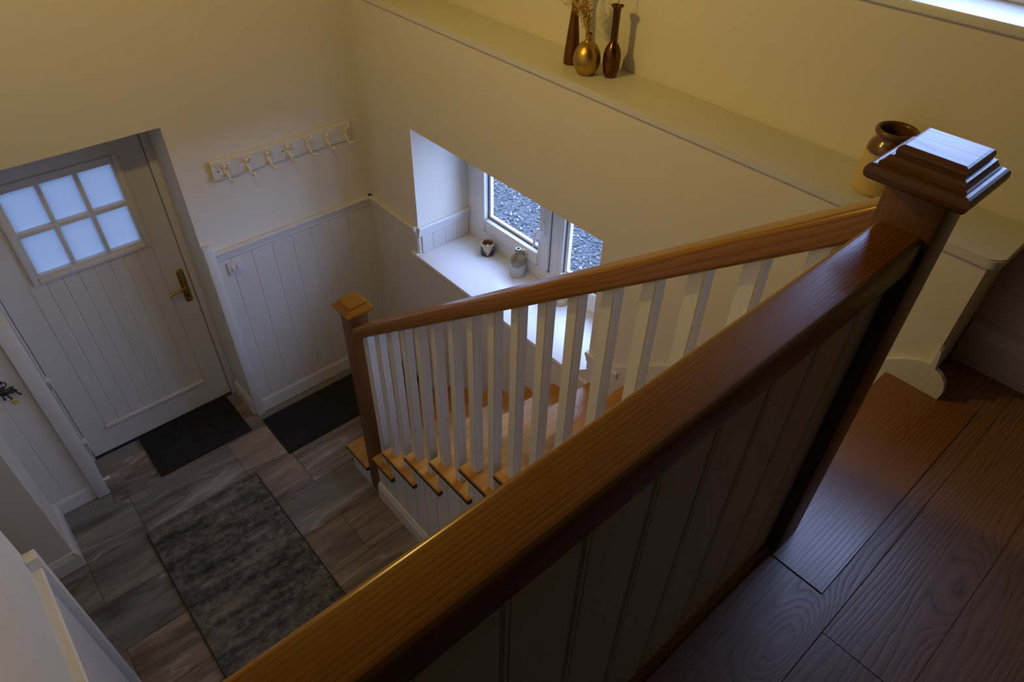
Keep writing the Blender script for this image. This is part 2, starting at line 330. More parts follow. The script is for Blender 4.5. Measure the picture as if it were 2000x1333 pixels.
def bm_tube(bm, pts, rad, n=8, cap=True):
    pts = [Vector(p) for p in pts]; rings = []
    rads = rad if isinstance(rad, (list, tuple)) else [rad]*len(pts)
    up = None
    for i, p in enumerate(pts):
        d = (pts[min(i+1, len(pts)-1)] - pts[max(i-1, 0)]).normalized()
        if up is None: up = d.orthogonal().normalized()
        a = (up - d*up.dot(d)).normalized(); up = a; b = d.cross(a)
        rings.append([bm.verts.new(p + rads[i]*(a*math.cos(2*PI*k/n) + b*math.sin(2*PI*k/n))) for k in range(n)])
    for r0, r1 in zip(rings, rings[1:]):
        for k in range(n): bm.faces.new((r0[k], r0[(k+1) % n], r1[(k+1) % n], r1[k]))
    if cap: bm.faces.new(rings[0][::-1]); bm.faces.new(rings[-1])
def tube(name, pts, rad, mat, parent=None, world=(0, 0, 0), n=8):
    bm = bmesh.new(); bm_tube(bm, pts, rad, n); return from_bm(name, bm, mat, parent, world, smooth=50)
def bm_ball(bm, c, r, u=10, v=6, sc=(1, 1, 1)):
    m_ = Matrix.Translation(c) @ Matrix.Diagonal((*[r*s for s in sc], 1))
    bmesh.ops.create_uvsphere(bm, u_segments=u, v_segments=v, radius=1, matrix=m_)
def struct(o, label=None): o['kind'] = 'structure'; 
def st(o, label):
    o['kind'] = 'structure'; o['label'] = label; return o

# ------------------------------------------------------------------ constants of the house
XW = 0.006          # window wall face
XU = 0.235          # upper wall face
ZL = 1.98           # landing
LEDGE = 2.413
RISE, GO = 0.18, 0.228
def ny(k): return -1.216 - GO*(k-3)

# ================================================================== SETTING
# hall floor with individual tiles
fl = boxes('floor', [(-3.7, 0.3, -5.7, 0.4, -0.12, -0.006)], 'grout'); st(fl, 'grey slate tiled hall floor beneath the stairs')
TL, TW, G = 0.60, 0.3025, 0.003
tile_mesh = None
rows = [(-0.4335 + 0.0) + TW*i for i in range(3, -6, -1)]
def add_tile(x0, x1, y0, y1):
    bm = bmesh.new()
    lo = [(x0+G/2, y0+G/2), (x1-G/2, y0+G/2), (x1-G/2, y1-G/2), (x0+G/2, y1-G/2)]
    e = 0.002
    hi = [(x0+G/2+e, y0+G/2+e), (x1-G/2-e, y0+G/2+e), (x1-G/2-e, y1-G/2-e), (x0+G/2+e, y1-G/2-e)]
    cx, cy = (x0+x1)/2, (y0+y1)/2
    rings = [[bm.verts.new((x-cx, y-cy, z)) for x, y in pp] for pp, z in ((lo, -0.008), (lo, -0.0015), (hi, 0.0))]
    for a, b in zip(rings, rings[1:]):
        for i in range(4): bm.faces.new((a[i], a[(i+1) % 4], b[(i+1) % 4], b[i]))
    bm.faces.new(rings[2])
    return from_bm('tile', bm, 'tile', fl, (cx, cy, 0))
for ri, yt in enumerate(range(-2, 7)):
    y1 = -0.4335 - TW*yt; y0 = y1 - TW
    off = -1.03 if (yt % 2 == 0) else -1.31
    xs = [off + TL*i for i in range(-5, 4)]
    for x0 in xs:
        x1 = x0 + TL
        a, b_ = max(x0, -3.6), min(x1, 0.0)
        if b_ - a < 0.02 or y0 > 0.3: continue
        if y1 > 0.3: y1c = 0.29
        else: y1c = y1
        if y1 > 0.05 and (a < -1.99 and b_ <= -1.99 or a >= -1.04): continue
        if y1 > 0.05: a, b_ = max(a, -1.98), min(b_, -1.047)
        if b_ - a < 0.02: continue
        add_tile(a, b_, y0, y1c)

# back wall with door opening
wb = boxes('wall_back', [(-1.047, 0.55, 0.0, 0.45, 0, 4.4), (-2.25, -1.98, 0.0, 0.45, 0, 4.4), (-1.98, -1.047, 0.0, 0.45, 1.981, 4.4)], 'wall')
st(wb, 'cream painted back wall with boarded lower half around the front door')
cuts = [-0.998, -0.921, -0.797, -0.673, -0.549, -0.425, -0.300, -0.174, -0.045, 0.02]
for a, b_ in zip(cuts, cuts[1:]): board_z('plank', 0, a, b_, 0.10, 1.205, -0.010, 0.0, 'board', wb)
for a, b_ in ((-2.252, -2.175), (-2.175, -2.045)): board_z('plank', 0, a, b_, 0.10, 1.205, -0.010, 0.0, 'board', wb)
DADO = [(0, 1.190), (-0.012, 1.190), (-0.016, 1.196), (-0.016, 1.214), (-0.022, 1.220), (-0.022, 1.232), (-0.030, 1.240), (-0.030, 1.252), (-0.024, 1.257), (0, 1.257)]
o = prism('trim_1', DADO, FX, -0.998, 0.02, 'white'); st(o, 'white moulded dado rail along the back wall')
o = prism('trim_2', DADO, FX, -2.25, -2.045, 'white'); st(o, 'short white dado rail left of the front door')
for nm, x0, x1, lb in (('trim_3', -1.050, -0.998, 'white upright edge trim right of the front door'), ('trim_4', -2.045, -1.978, 'white upright edge trim left of the front door')):
    st(box(nm, x0, x1, -0.034, 0.0, 0.0 if nm == 'trim_4' else 0.0, 1.312, 'white', bev=0.004), lb)
SK = [(0, 0.0), (-0.018, 0.0), (-0.018, 0.085), (-0.014, 0.100), (-0.010, 0.108), (-0.008, 0.122), (0, 0.122)]
def sk(s=1, off=0.0): return [(off + s*a, b) for a, b in SK]
st(prism('baseboard_back', sk(), FX, -0.998, -0.012, 'white'), 'white skirting board under the back wall boards')
st(prism('baseboard_back.001', sk(), FX, -2.25, -2.045, 'white'), 'white skirting board left of the front door')
# reveal skirting right of the door
st(prism('baseboard_reveal', [(-1.047 + a, b) for a, b in SK], FY, 0.0, 0.25, 'white'), 'white skirting board in the door reveal')

# pier and passage on the left
wp = boxes('wall_pier', [(-3.7, -2.25, -0.412, 0.45, 0, 4.4)], 'wall'); st(wp, 'grey-cream pier wall left of the front door')
st(prism('baseboard_pier', [(-0.412 + a, b) for a, b in SK], FX, -3.6, -2.25, 'white'), 'white skirting board on the pier front')
st(prism('baseboard_pier.001', [(-2.25 - a, b) for a, b in SK], FY, -0.43, -0.018, 'white'), 'white skirting board on the pier side')
wl = boxes('wall_left', [(-2.36, -2.238, -3.14, -1.39, 0, 4.4), (-2.36, -2.238, -1.39, -0.412, 2.15, 4.4)], 'wall'); st(wl, 'cream left wall beside the landing')
st(boxes('wall_passage', [(-3.8, -3.65, -1.6, -0.3, 0, 2.3), (-3.7, -2.36, -1.55, -1.42, 0, 2.3), (-3.8, -2.3, -1.55, -0.412, 2.15, 2.3)], 'wall'), 'wall at the end of the side passage')
DADOY = lambda base, s: [(base + s*a, b) for a, b in DADO]
st(prism('trim_5', DADOY(-2.238, -1), FY, -3.0, -1.432, 'white'), 'white dado rail along the left wall')
st(box('trim_6', -2.238, -2.200, -1.432, -1.388, 0, 1.312, 'white', bev=0.003), 'white upright edge trim at the end of the left wall')
st(prism('baseboard_left', [(-2.238 - a, b) for a, b in SK], FY, -3.0, -1.432, 'white'), 'white skirting board on the left wall')
st(box('wall_left_panel', -2.238, -2.228, -3.0, -1.432, 0.10, 1.195, 'board'), 'white painted panel under the dado rail of the left wall')

# window wall (lower, thick) with opening
WY0, WY1, WZ0, WZ1 = -1.866, -0.502, 1.048, 1.852
wr = boxes('wall_right', [(XW, 0.55, -3.115, 0.0, 0, WZ0), (XW, 0.55, WY1, 0.0, WZ0, LEDGE), (XW, 0.55, -3.115, WY0, WZ0, LEDGE), (XW, 0.55, WY0, WY1, 2.20, LEDGE)], 'wall')
prism('splayed_head', [(XW, WZ1), (0.55, 2.16), (0.55, 2.20), (XW, 2.20)], FY, WY0, WY1, 'wall', wr)  # unseen head, sloped upward to let in more daylight
WZF = 2.05
st(wr, 'cream stair wall with deep window below a long ledge')
# boards on it
ys = [0.0, -0.075, -0.200, -0.325, -0.450, -0.575, -0.700, -0.825, -0.950, -1.075, -1.200, -1.325, -1.450, -1.575, -1.700, -1.825, -1.950, -2.075]
def strz(y): return 0.712 + 0.7895*(-1.327 - y)
for a, b_ in zip(ys, ys[1:]):
    if a <= -1.866: z1 = 1.205
    elif b_ < -0.502 or a < -0.40: z1 = 1.046
    else: z1 = 1.205
    z0 = 0.10 if b_ > -0.8 else max(0.10, strz(a) - 0.12)
    if z1 - z0 < 0.05: continue
    if a > -0.502 and b_ < -0.502:
        board_z('plank', 1, -0.497, a, z0, 1.205, XW-0.010, XW, 'board', wr); board_z('plank', 1, b_, -0.499, z0, 1.046, XW-0.010, XW, 'board', wr); continue
    if a > WY0 and b_ < WY0:
        board_z('plank', 1, b_, WY0, z0, 1.205, XW-0.010, XW, 'board', wr); continue
    board_z('plank', 1, b_, a, z0, z1, XW-0.010, XW, 'board', wr)
st(prism('trim_7', DADOY(XW, 1), FY, WY1, -0.001, 'white'), 'white dado rail between the corner and the window')
st(prism('trim_8', DADOY(XW, 1), FY, -2.06, WY0, 'white'), 'short white dado rail right of the window')
# boards and rail inside the left reveal
for a, b_ in zip([0.022, 0.10, 0.19, 0.28, 0.372], [0.10, 0.19, 0.28, 0.372]): board_z('plank', 0, a, b_, 1.074, 1.205, WY1-0.008, WY1, 'board', wr)
st(prism('trim_9', [(WY1 + a*0.8, b) for a, b in DADO], FX, 0.0, 0.372, 'white'), 'white dado rail in the window reveal')
st(prism('baseboard_right', [(XW + a, b) for a, b in SK], FY, -0.82, -0.018, 'white'), 'white skirting board on the window wall')
# sill
sl = bmesh.new(); bm_box(sl, -0.018, 0.41, WY0, WY1, 1.047, 1.072, 0.004); 
sl2 = from_bm('window_sill', sl, 'sill', None, smooth=30); tag(sl2, 'white painted deep sill of the stair window', kind='structure')
hb = bmesh.new(); bm_box(hb, -0.018, XW, WY1 - 0.001, -0.440, 1.047, 1.0715, 0.003); from_bm('sill_horn', hb, 'sill', sl2, smooth=30)
hb = bmesh.new(); bm_box(hb, -0.018, XW, -1.925, WY0 + 0.001, 1.047, 1.0715, 0.003); from_bm('sill_horn', hb, 'sill', sl2, smooth=30)

# window_1
w1 = thing('window_1', (0.39, -1.18, 1.072), 'white casement window with two panes above the stairs', None, kind='structure')
XF0, XF1 = 0.375, 0.445
def frame_rect(name, y0, y1, z0, z1, wd, x0, x1, mat, parent, bev=0.004):
    bm = bmesh.new()
    bm_box(bm, x0, x1, y0, y0+wd, z0, z1, bev); bm_box(bm, x0, x1, y1-wd, y1, z0, z1, bev)
    bm_box(bm, x0, x1, y0+wd, y1-wd, z0, z0+wd, bev); bm_box(bm, x0, x1, y0+wd, y1-wd, z1-wd, z1, bev)
    return from_bm(name, bm, mat, parent, smooth=30)
frame_rect('outer_frame', WY0, WY1, 1.072, WZF, 0.095, XF0, XF1, 'upvc', w1)
box('mullion', XF0, XF1, -1.268, -1.206, 1.16, WZF-0.09, 'upvc', w1, 0.004)
sash = frame_rect('sash', -1.212, -0.590, 1.166, WZF-0.085, 0.085, XF0-0.018, XF1-0.01, 'upvc', w1, 0.014)
frame_rect('shadow_gap', -1.216, -0.585, 1.161, WZF-0.08, 0.006, XF0-0.004, XF0+0.002, 'gasket', sash, 0)
frame_rect('gasket', -1.1275, -0.6745, 1.2505, WZF-0.1685, 0.006, XF0+0.012, XF0+0.02, 'gasket', sash, 0)
frame_rect('glazing_bead', -1.1215, -0.6805, 1.2565, WZF-0.1745, 0.016, XF0+0.014, XF0+0.035, 'upvc', sash, 0.003)
box('pane', XF0+0.028, XF0+0.032, -1.125, -0.680, 1.255, WZF-0.17, 'glass', sash)
frame_rect('fixed_bead', -1.775, -1.268, 1.166, WZF-0.095, 0.040, XF0-0.004, XF1-0.02, 'upvc', w1, 0.006)
frame_rect('gasket', -1.736, -1.307, 1.205, WZF-0.133, 0.006, XF0+0.012, XF0+0.02, 'gasket', w1, 0)
frame_rect('glazing_bead', -1.728, -1.315, 1.213, WZF-0.141, 0.020, XF0+0.012, XF0+0.035, 'upvc', w1, 0.003)
box('pane', XF0+0.028, XF0+0.032, -1.73, -1.312, 1.21, WZF-0.138, 'glass', w1)
hd = box('handle', XF0-0.034, XF0-0.018, -1.185, -1.158, 1.395, 1.475, 'upvc', sash, 0.005)
tube('lever', [(XF0-0.030, -1.171, 1.435), (XF0-0.055, -1.171, 1.435), (XF0-0.062, -1.166, 1.42), (XF0-0.060, -1.150, 1.37), (XF0-0.056, -1.142, 1.325)], [0.009, 0.009, 0.010, 0.009, 0.007], 'upvc', hd)
# outdoors sill
st(box('outside_sill', 0.445, 0.565, WY0, WY1, 1.00, 1.06, 'upvc', bev=0.01), 'white outer sill beyond the stair window')

# ledge over the lower wall
bm = bmesh.new()
pts = [(-0.012, -0.0), (XU, -0.0)] + [(XU, -3.140)] + [(-0.012 + 0.03 - 0.03*math.sin(t*PI/2/6), -3.140 + 0.03 - 0.03*math.cos(t*PI/2/6)) for t in range(0, 7)]
bm_prism(bm, pts, FZ, LEDGE, 2.440)
bmesh.ops.bevel(bm, geom=[e for e in bm.edges if abs(e.verts[0].co.z-2.44) < 1e-4 and abs(e.verts[1].co.z-2.44) < 1e-4], offset=0.004, segments=2, affect='EDGES')
st(from_bm('ledge', bm, 'white', None, smooth=30), 'long cream ledge board on top of the stair wall')
# upper wall, with landing window opening
UY0, UY1, UZ0, UZ1 = -3.33, -2.45, 2.893, 3.75
wu = boxes('wall_upper', [(XU, 0.60, UY1, 0.45, LEDGE, 4.4), (XU, 0.60, -5.6, UY0, LEDGE, 4.4), (XU, 0.60, UY0, UY1, LEDGE, UZ0-0.002), (XU, 0.60, UY0, UY1, UZ1, 4.4), (XU, 0.60, -5.6, -3.1155, 1.7, LEDGE)], 'wall')
st(wu, 'cream upper wall behind the ledge')
us = box('landing_window_sill', 0.205, 0.42, UY0, UY1, 2.872, 2.898, 'white', bev=0.004); st(us, 'white sill of the landing window at the top right')
bm = bmesh.new(); bm_box(bm, 0.205, XU, UY1-0.001, UY1+0.06, 2.872, 2.8975, 0.003); from_bm('sill_horn', bm, 'white', us, smooth=30)
w2 = thing('window_2', (0.42, -2.95, 2.898), 'landing window above the white sill', None, kind='structure')
frame_rect('outer_frame', UY0, UY1, 2.898, UZ1, 0.06, 0.40, 0.47, 'upvc', w2)
box('mullion', 0.40, 0.47, -2.975, -2.925, 2.95, UZ1-0.05, 'upvc', w2, 0.004)
box('pane', 0.433, 0.437, -3.272, -2.973, 2.955, UZ1-0.058, 'glass', w2); box('pane', 0.433, 0.437, -2.927, -2.508, 2.955, UZ1-0.058, 'glass', w2)

# landing floor: base + planks
lf = boxes('floor_landing', [(-2.24, XU, -5.6, -3.055, 1.72, ZL-0.016), (-5.2, -2.24, -5.6, -3.14, 1.72, ZL-0.016)], 'floorwood'); st(lf, 'dark oak plank floor of the landing')
def plank(x0, x1, y0, y1, mat='floorwood', poly=None, top=ZL, name='plank'):
    g = 0.0005
    pp = poly or [(x0+g, y0+g), (x1-g, y0+g), (x1-g, y1-g), (x0+g, y1-g)]
    cx = sum(p[0] for p in pp)/len(pp); cy = sum(p[1] for p in pp)/len(pp)
    bm = bmesh.new(); bm_prism(bm, [(x-cx, y-cy) for x, y in pp], FZ, -0.014, 0)
    bmesh.ops.bevel(bm, geom=[e for e in bm.edges if abs(e.verts[0].co.z) < 1e-5 and abs(e.verts[1].co.z) < 1e-5], offset=0.0007, segments=1, affect='EDGES')
    return from_bm(name, bm, mat, lf, (cx, cy, top))
g = 0.0006
plank(0, 0, 0, 0, poly=[(-2.23, -3.136), (-2.23, -3.318+g), (XU-0.01, -3.318+g), (XU-0.01, -3.119), (0.034+g, -3.119), (0.034+g, -3.273-g), (-0.811-g, -3.273-g), (-0.811-g, -3.136)])
plank(-0.888, XU-0.01, -3.495, -3.318); plank(-5.1, -0.888, -3.495, -3.318)
plank(-1.60, XU-0.01, -3.672, -3.495); plank(-5.1, -1.60, -3.672, -3.495)
yy = -3.672; kk = 0
while yy > -5.5:
    xj = (-1.1, -0.5, -1.7)[kk % 3]; kk += 1
    plank(xj, XU-0.01, yy-0.177, yy); plank(-5.1, xj, yy-0.177, yy); yy -= 0.177
nb = plank(-0.811, 0.034, -3.272, -3.022, mat='nosing', top=ZL+0.003, name='nosing_board')
nb['label'] = 'smooth oak landing nosing board at the stair head'
# landing skirting on the far wall and on the half wall end
st(prism('baseboard_landing', [(XU + 1.3*a, ZL + 1.25*b) for a, b in SK], FY, -5.6, -3.12, 'white'), 'dark shaded skirting board on the far landing wall')
# shell: rest of the room
st(boxes('ceiling', [(-5.3, 0.6, -5.7, 0.45, 4.4, 4.5)], 'ceiling'), 'unseen ceiling over stairwell and landing, darkened to cut bounce light')  # kept dark so less lamp light bounces down
st(boxes('wall_front', [(-5.3, 0.6, -5.7, -5.6, 1.7, 4.4), (-5.3, -5.2, -5.6, -3.0, 1.7, 4.4), (-5.2, -2.36, -3.14, -3.0, 1.7, 4.4)], 'darkwall'), 'unseen wall at the back of the landing, darkened to cut bounce light')  # kept dark and set far back to reduce bounce onto the landing
st(boxes('wall_hall_front', [(-2.36, -1.65, -5.72, -5.6, 0, 1.72), (-1.15, 0.3, -5.72, -5.6, 0, 1.72), (-1.65, -1.15, -5.72, -5.6, 0, 1.0), (-1.65, -1.15, -5.72, -5.6, 1.50, 1.72), (-2.36, -2.238, -5.6, -3.14, 0, 1.72), (XW, 0.3, -5.6, -3.115, 0, 1.72)], 'wall'), 'hall walls under the landing')
w3 = thing('fill_window', (-1.40, -5.66, 1.0), 'unseen fill-light window added at the far end under the landing', None, kind='structure')  # unseen window added to bring bluish fill light into the hall
bm = bmesh.new()
for b in ((-1.65, -1.61, 1.0, 1.50), (-1.19, -1.15, 1.0, 1.50), (-1.61, -1.19, 1.0, 1.04), (-1.61, -1.19, 1.46, 1.50)): bm_box(bm, b[0], b[1], -5.69, -5.64, b[2], b[3], 0.004)
from_bm('outer_frame', bm, 'upvc', w3, smooth=30)
box('pane', -1.61, -1.19, -5.668, -5.664, 1.04, 1.46, 'glass', w3)

# ================================================================== FRONT DOOR
YD = 0.289
d1 = thing('door_1', (-1.525, YD, 0), 'white boarded front door with six frosted panes', None, kind='structure')
bm = bmesh.new()   # leaf with a hole for glazing and a recess for boards
LX0, LX1 = -1.962, -1.092
for b in ((LX0, -1.832, 0.012, 1.965), (-1.219, LX1, 0.012, 1.965), (-1.832, -1.219, 0.012, 0.200), (-1.832, -1.219, 1.770, 1.965), (-1.832, -1.790, 1.262, 1.770)):
    bm_box(bm, b[0], b[1], YD, YD+0.05, b[2], b[3])
bm_box(bm, -1.832, -1.219, YD+0.012, YD+0.045, 0.20, 1.285)
leaf = from_bm('leaf', bm, 'door', d1)
e = [-1.832, -1.7555, -1.679, -1.6025, -1.526, -1.4495, -1.373, -1.2965, -1.219]
for a, b_ in zip(e, e[1:]): board_z('plank', 0, a, b_, 0.20, 1.262, YD-0.001, YD+0.012, 'door', leaf, ch=0.005)
box('bottom_moulding', -1.834, -1.224, YD-0.014, YD, 0.190, 0.216, 'white', leaf, 0.005)
gl = thing('glazing', (-1.513, YD, 1.25), None, None); gl.parent = d1; gl.location = Vector((-1.513, YD, 1.25)) - WO['door_1']
GX0, GX1, GZ0, GZ1 = -1.806, -1.216, 1.252, 1.796
bm = bmesh.new()
for (a, b_, c, d) in ((GX0, GX0+0.030, GZ0, GZ1), (GX1-0.030, GX1, GZ0, GZ1), (GX0+0.03, GX1-0.03, GZ0, GZ0+0.030), (GX0+0.03, GX1-0.03, GZ1-0.030, GZ1)):
    bm_box(bm, a, b_, YD-0.016, YD+0.02, c, d, 0.006)
for (a, b_, c, d) in ((GX0+0.028, GX0+0.042, GZ0+0.03, GZ1-0.03), (GX1-0.042, GX1-0.028, GZ0+0.03, GZ1-0.03), (GX0+0.04, GX1-0.04, GZ0+0.028, GZ0+0.044), (GX0+0.04, GX1-0.04, GZ1-0.044, GZ1-0.028)):
    bm_box(bm, a, b_, YD-0.006, YD+0.05, c, d, 0.003)
from_bm('glazing_frame', bm, 'door', gl, smooth=30)
px0, px1, pz0, pz1 = GX0+0.040, GX1-0.040, GZ0+0.042, GZ1-0.042
cw = (px1-px0)/3
for i in (1, 2): box('glazing_bar', px0+cw*i-0.010, px0+cw*i+0.010, YD-0.010, YD+0.046, pz0, pz1, 'door', gl, 0.004)
zm = 1.528
box('glazing_bar', px0, px1, YD-0.009, YD+0.046, zm-0.012, zm+0.012, 'door', gl, 0.004)
for i in range(3):
    for (c, d) in ((pz0, zm), (zm, pz1)):
        p = box('pane', px0+cw*i-0.002, px0+cw*(i+1)+0.002, YD+0.022, YD+0.026, c-0.002, d+0.002, 'frost', gl)
# door frame
bm = bmesh.new()
bm_box(bm, -1.088, -1.047, YD-0.022, YD+0.08, 0, 1.981, 0.004); bm_box(bm, -1.98, -1.966, YD-0.022, YD+0.08, 0, 1.981, 0.003); bm_box(bm, -1.966, -1.088, YD-0.02, YD+0.08, 1.967, 1.981, 0.002)
bm_box(bm, -1.98, -1.945, YD+0.052, YD+0.09, 0, 1.981); bm_box(bm, -1.11, -1.047, YD+0.052, YD+0.09, 0, 1.981); bm_box(bm, -1.945, -1.11, YD+0.052, YD+0.09, 1.94, 1.981)
from_bm('door_frame', bm, 'door', d1, smooth=30)
box('threshold', -1.98, -1.047, YD-0.01, YD+0.10, 0, 0.010, 'metalblack', d1)
bm = bmesh.new(); bm_box(bm, -1.153, -1.115, YD-0.010, YD, 0.822, 1.046, 0.009, 3)
hp = from_bm('handle_plate', bm, 'brass', d1, smooth=30)
tube('lever', [(-1.134, YD-0.008, 0.945), (-1.134, YD-0.045, 0.945), (-1.145, YD-0.052, 0.944), (-1.19, YD-0.052, 0.938), (-1.236, YD-0.050, 0.936)], [0.011, 0.010, 0.010, 0.008, 0.010], 'brass', hp)
bm = bmesh.new(); bmesh.ops.create_cone(bm, cap_ends=True, segments=16, radius1=0.008, radius2=0.008, depth=0.006, matrix=Matrix.Translation((-1.134, YD-0.012, 0.862)) @ Matrix.Rotation(PI/2, 4, 'X')); from_bm('keyhole', bm, 'metalblack', hp)
for z in (0.150, 0.665, 1.70):
    hg = box('hinge', -1.982, -1.955, YD-0.030, YD-0.001, z-0.048, z+0.048, 'white', d1, 0.006)
    box('knuckle', -1.975, -1.962, YD-0.038, YD-0.028, z-0.030, z+0.030, 'chrome', hg, 0.003)
# door stop on the left trim
o = tube('door_stop', [(-1.979, -0.022, 0.110), (-1.955, -0.022, 0.110), (-1.954, -0.022, 0.110), (-1.944, -0.022, 0.110)], [0.008, 0.008, 0.012, 0.011], 'white', n=14)
tag(o, 'small white door stop low on the trim left of the door', 'door stop')

# ================================================================== STAIRCASE
XS = -0.800   # outer tread end
sc = thing('staircase', (-0.4, -0.77, 0), 'oak staircase with white boarded side rising along the window wall', 'staircase')
for k in range(1, 11):
    y0 = ny(k); z = RISE*k
    back = y0 - 0.262
    ret = y0 - 0.285
    xl = XS
    if k == 1: poly = [(XS, y0), (-0.010, y0), (-0.010, back), (-0.69, back), (-0.69, -0.986), (XS, -0.986)]
    elif k == 2: poly = [(-0.684, y0), (-0.010, y0), (-0.010, back), (-0.772, back), (-0.772, ret), (XS, ret), (XS, -1.081), (-0.684, -1.081)]
    else: poly = [(XS, y0), (-0.010, y0), (-0.010, back), (-0.772, back), (-0.772, ret), (XS, ret)]
    bm = bmesh.new(); bm_prism(bm, [(x, y) for x, y in poly], FZ, z-0.030, z)
    es = [e for e in bm.edges if abs(e.verts[0].co.z-e.verts[1].co.z) < 1e-6 and (abs(e.verts[0].co.y-y0) < 1e-4 and abs(e.verts[1].co.y-y0) < 1e-4 or abs(e.verts[0].co.x-XS) < 1e-4 and abs(e.verts[1].co.x-XS) < 1e-4)]
    bmesh.ops.bevel(bm, geom=es, offset=0.004, segments=2, affect='EDGES')
    bmesh.ops.translate(bm, verts=bm.verts, vec=(0.4, -y0, -z))
    t_ = from_bm('tread', bm, 'tread', sc, (-0.4, y0, z), smooth=35); t_.data.materials.append(M['treadend'])
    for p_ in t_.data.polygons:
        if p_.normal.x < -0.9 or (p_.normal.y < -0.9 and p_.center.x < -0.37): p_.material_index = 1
for k in range(1, 12):
    y0 = ny(k) - 0.030; zt = RISE*k - 0.030
    bm = bmesh.new(); x0 = -0.772 if k > 2 else (-0.782 if k == 1 else -0.68)
    bm_box(bm, x0, -0.010, y0-0.018, y0, RISE*(k-1), zt)
    if k == 1: from_bm('riser', bm, 'white', sc)
    else: from_bm('riser', bm, 'tread', sc)
# first step's white side
box('step_side', -0.782, -0.765, -0.985, ny(1)-0.048, 0, RISE-0.030, 'white', sc)
# zig-zag string panel and the boards over it
def under(y):
    k = 1
    while ny(k+1) - 0.030 > y and k < 10: k += 1
    return RISE*k - 0.030
def zig(ya, yb):
    """polygon (y,z) from ya (far) to yb (near) under the treads"""
    pts = [(ya, 0.0), (ya, under(ya - 1e-5))]
    for k in range(2, 12):
        yk = ny(k) - 0.030
        if yb < yk < ya:
            pts += [(yk, RISE*(k-1) - 0.030), (yk, RISE*k - 0.030)]
    pts += [(yb, under(yb + 1e-5)), (yb, 0.0)]
    return pts
prism('string', zig(-1.081, -3.05), FX, -0.768, -0.745, 'white', sc)
yb = -1.0815
edges = [-1.0815]
y = -1.170
while y > -3.05: edges.append(y); y -= 0.100
edges.append(-3.05)
for a, b_ in zip(edges, edges[1:]):
    prism('plank', zig(a-0.0018, b_+0.0018), FX, -0.7755, -0.768, 'board', sc)
prism('baseboard', [(-0.7755 + a*1.1, b*1.05) for a, b in SK], FY, -3.12, -1.081, 'white', sc)
# wall string with rounded head
se = [(-3.000, 2.017), (-3.049, 2.054), (-3.085, 2.074), (-3.112, 2.079), (-3.135, 2.073), (-3.155, 2.061), (-3.169, 2.045), (-3.176, 2.026), (-3.178, 2.005), (-3.174, 1.984)]
poly = [(-0.80, 0.0), (-0.80, 0.235), (-0.835, strz(-0.835))] + [(y_, strz(y_)) for y_ in (-1.5, -2.2, -2.85)] + se + [(-3.03, 1.984), (-3.02, 1.95), (-2.9, 1.60), (-1.2, 0.15), (-1.0, 0)]
prism('wall_string', poly, FX, -0.012, XW-0.0005, 'white', sc)
# small bead at the end of the half wall
st(prism('trim_10', [(-3.116, 2.076), (-3.132, 2.072), (-3.124, 2.135), (-3.116, 2.14)], FX, -0.013, XW+0.012, 'white'), 'small white plaster bead at the end of the half wall')

# ---- stair banister
bn = thing('stair_banister', (-0.733, -1.033, 0), 'oak stair handrail with white balusters and a lower newel post', 'banister')
CAP = [(0.050, -0.014), (0.056, -0.012), (0.056, -0.006), (0.070, -0.006), (0.0745, -0.001), (0.076, 0.006), (0.0755, 0.012), (0.073, 0.017), (0.069, 0.019), (0.0635, 0.0195), (0.0635, 0.022), (0.0605, 0.0235), (0.0575, 0.027), (0.0555, 0.0325), (0.0535, 0.033), (0.0500, 0.0335), (0.0500, 0.036), (0.0508, 0.040), (0.0500, 0.044), (0.0475, 0.0475), (0.0435, 0.049)]
def newel(cx, cy, z0, z1, capz, parent, lab, capscale=1.0, capmat='oakcap'):
    bm = bmesh.new(); bm_box(bm, -0.0475, 0.0475, -0.0475, 0.0475, 0, z1-z0, 0.004)
    n = from_bm('newel_post', bm, 'oakz', parent, (cx, cy, z0), smooth=30); n['label'] = lab
    bm = bmesh.new(); sq_lathe(bm, [(h*capscale, z*capscale) for h, z in CAP])
    c = from_bm('newel_cap', bm, capmat, n, (cx, cy, capz)); return n
newel(-0.733, -1.033, 0.0, 1.362, 1.374, bn, 'square oak newel post at the foot of the stairs', 0.94, 'oaky')
HR = Vector((-0.745, -1.893, 1.87)); slope = 0.7895; ang = math.atan(slope); ca = math.cos(ang)
# rail cross section (x, t) swept between the newels; ends cut plumb
def railz(y): return 1.87 + slope*(-1.893 - y)
RS = []
hw, hh = 0.035, 0.072
def rr(x0, x1, z0, z1, r, n=4):
    out = []
    for cx, cz, a0 in ((x1-r, z1-r, 0), (x0+r, z1-r, PI/2), (x0+r, z0+r, PI), (x1-r, z0+r, 1.5*PI)):
        for i in range(n+1):
            a = a0 + PI/2*i/n; out.append((cx + r*math.cos(a), cz + r*math.sin(a)))
    return out
sec = rr(-hw, hw, 0, hh, 0.012)
bm = bmesh.new()
L_ = 1.0
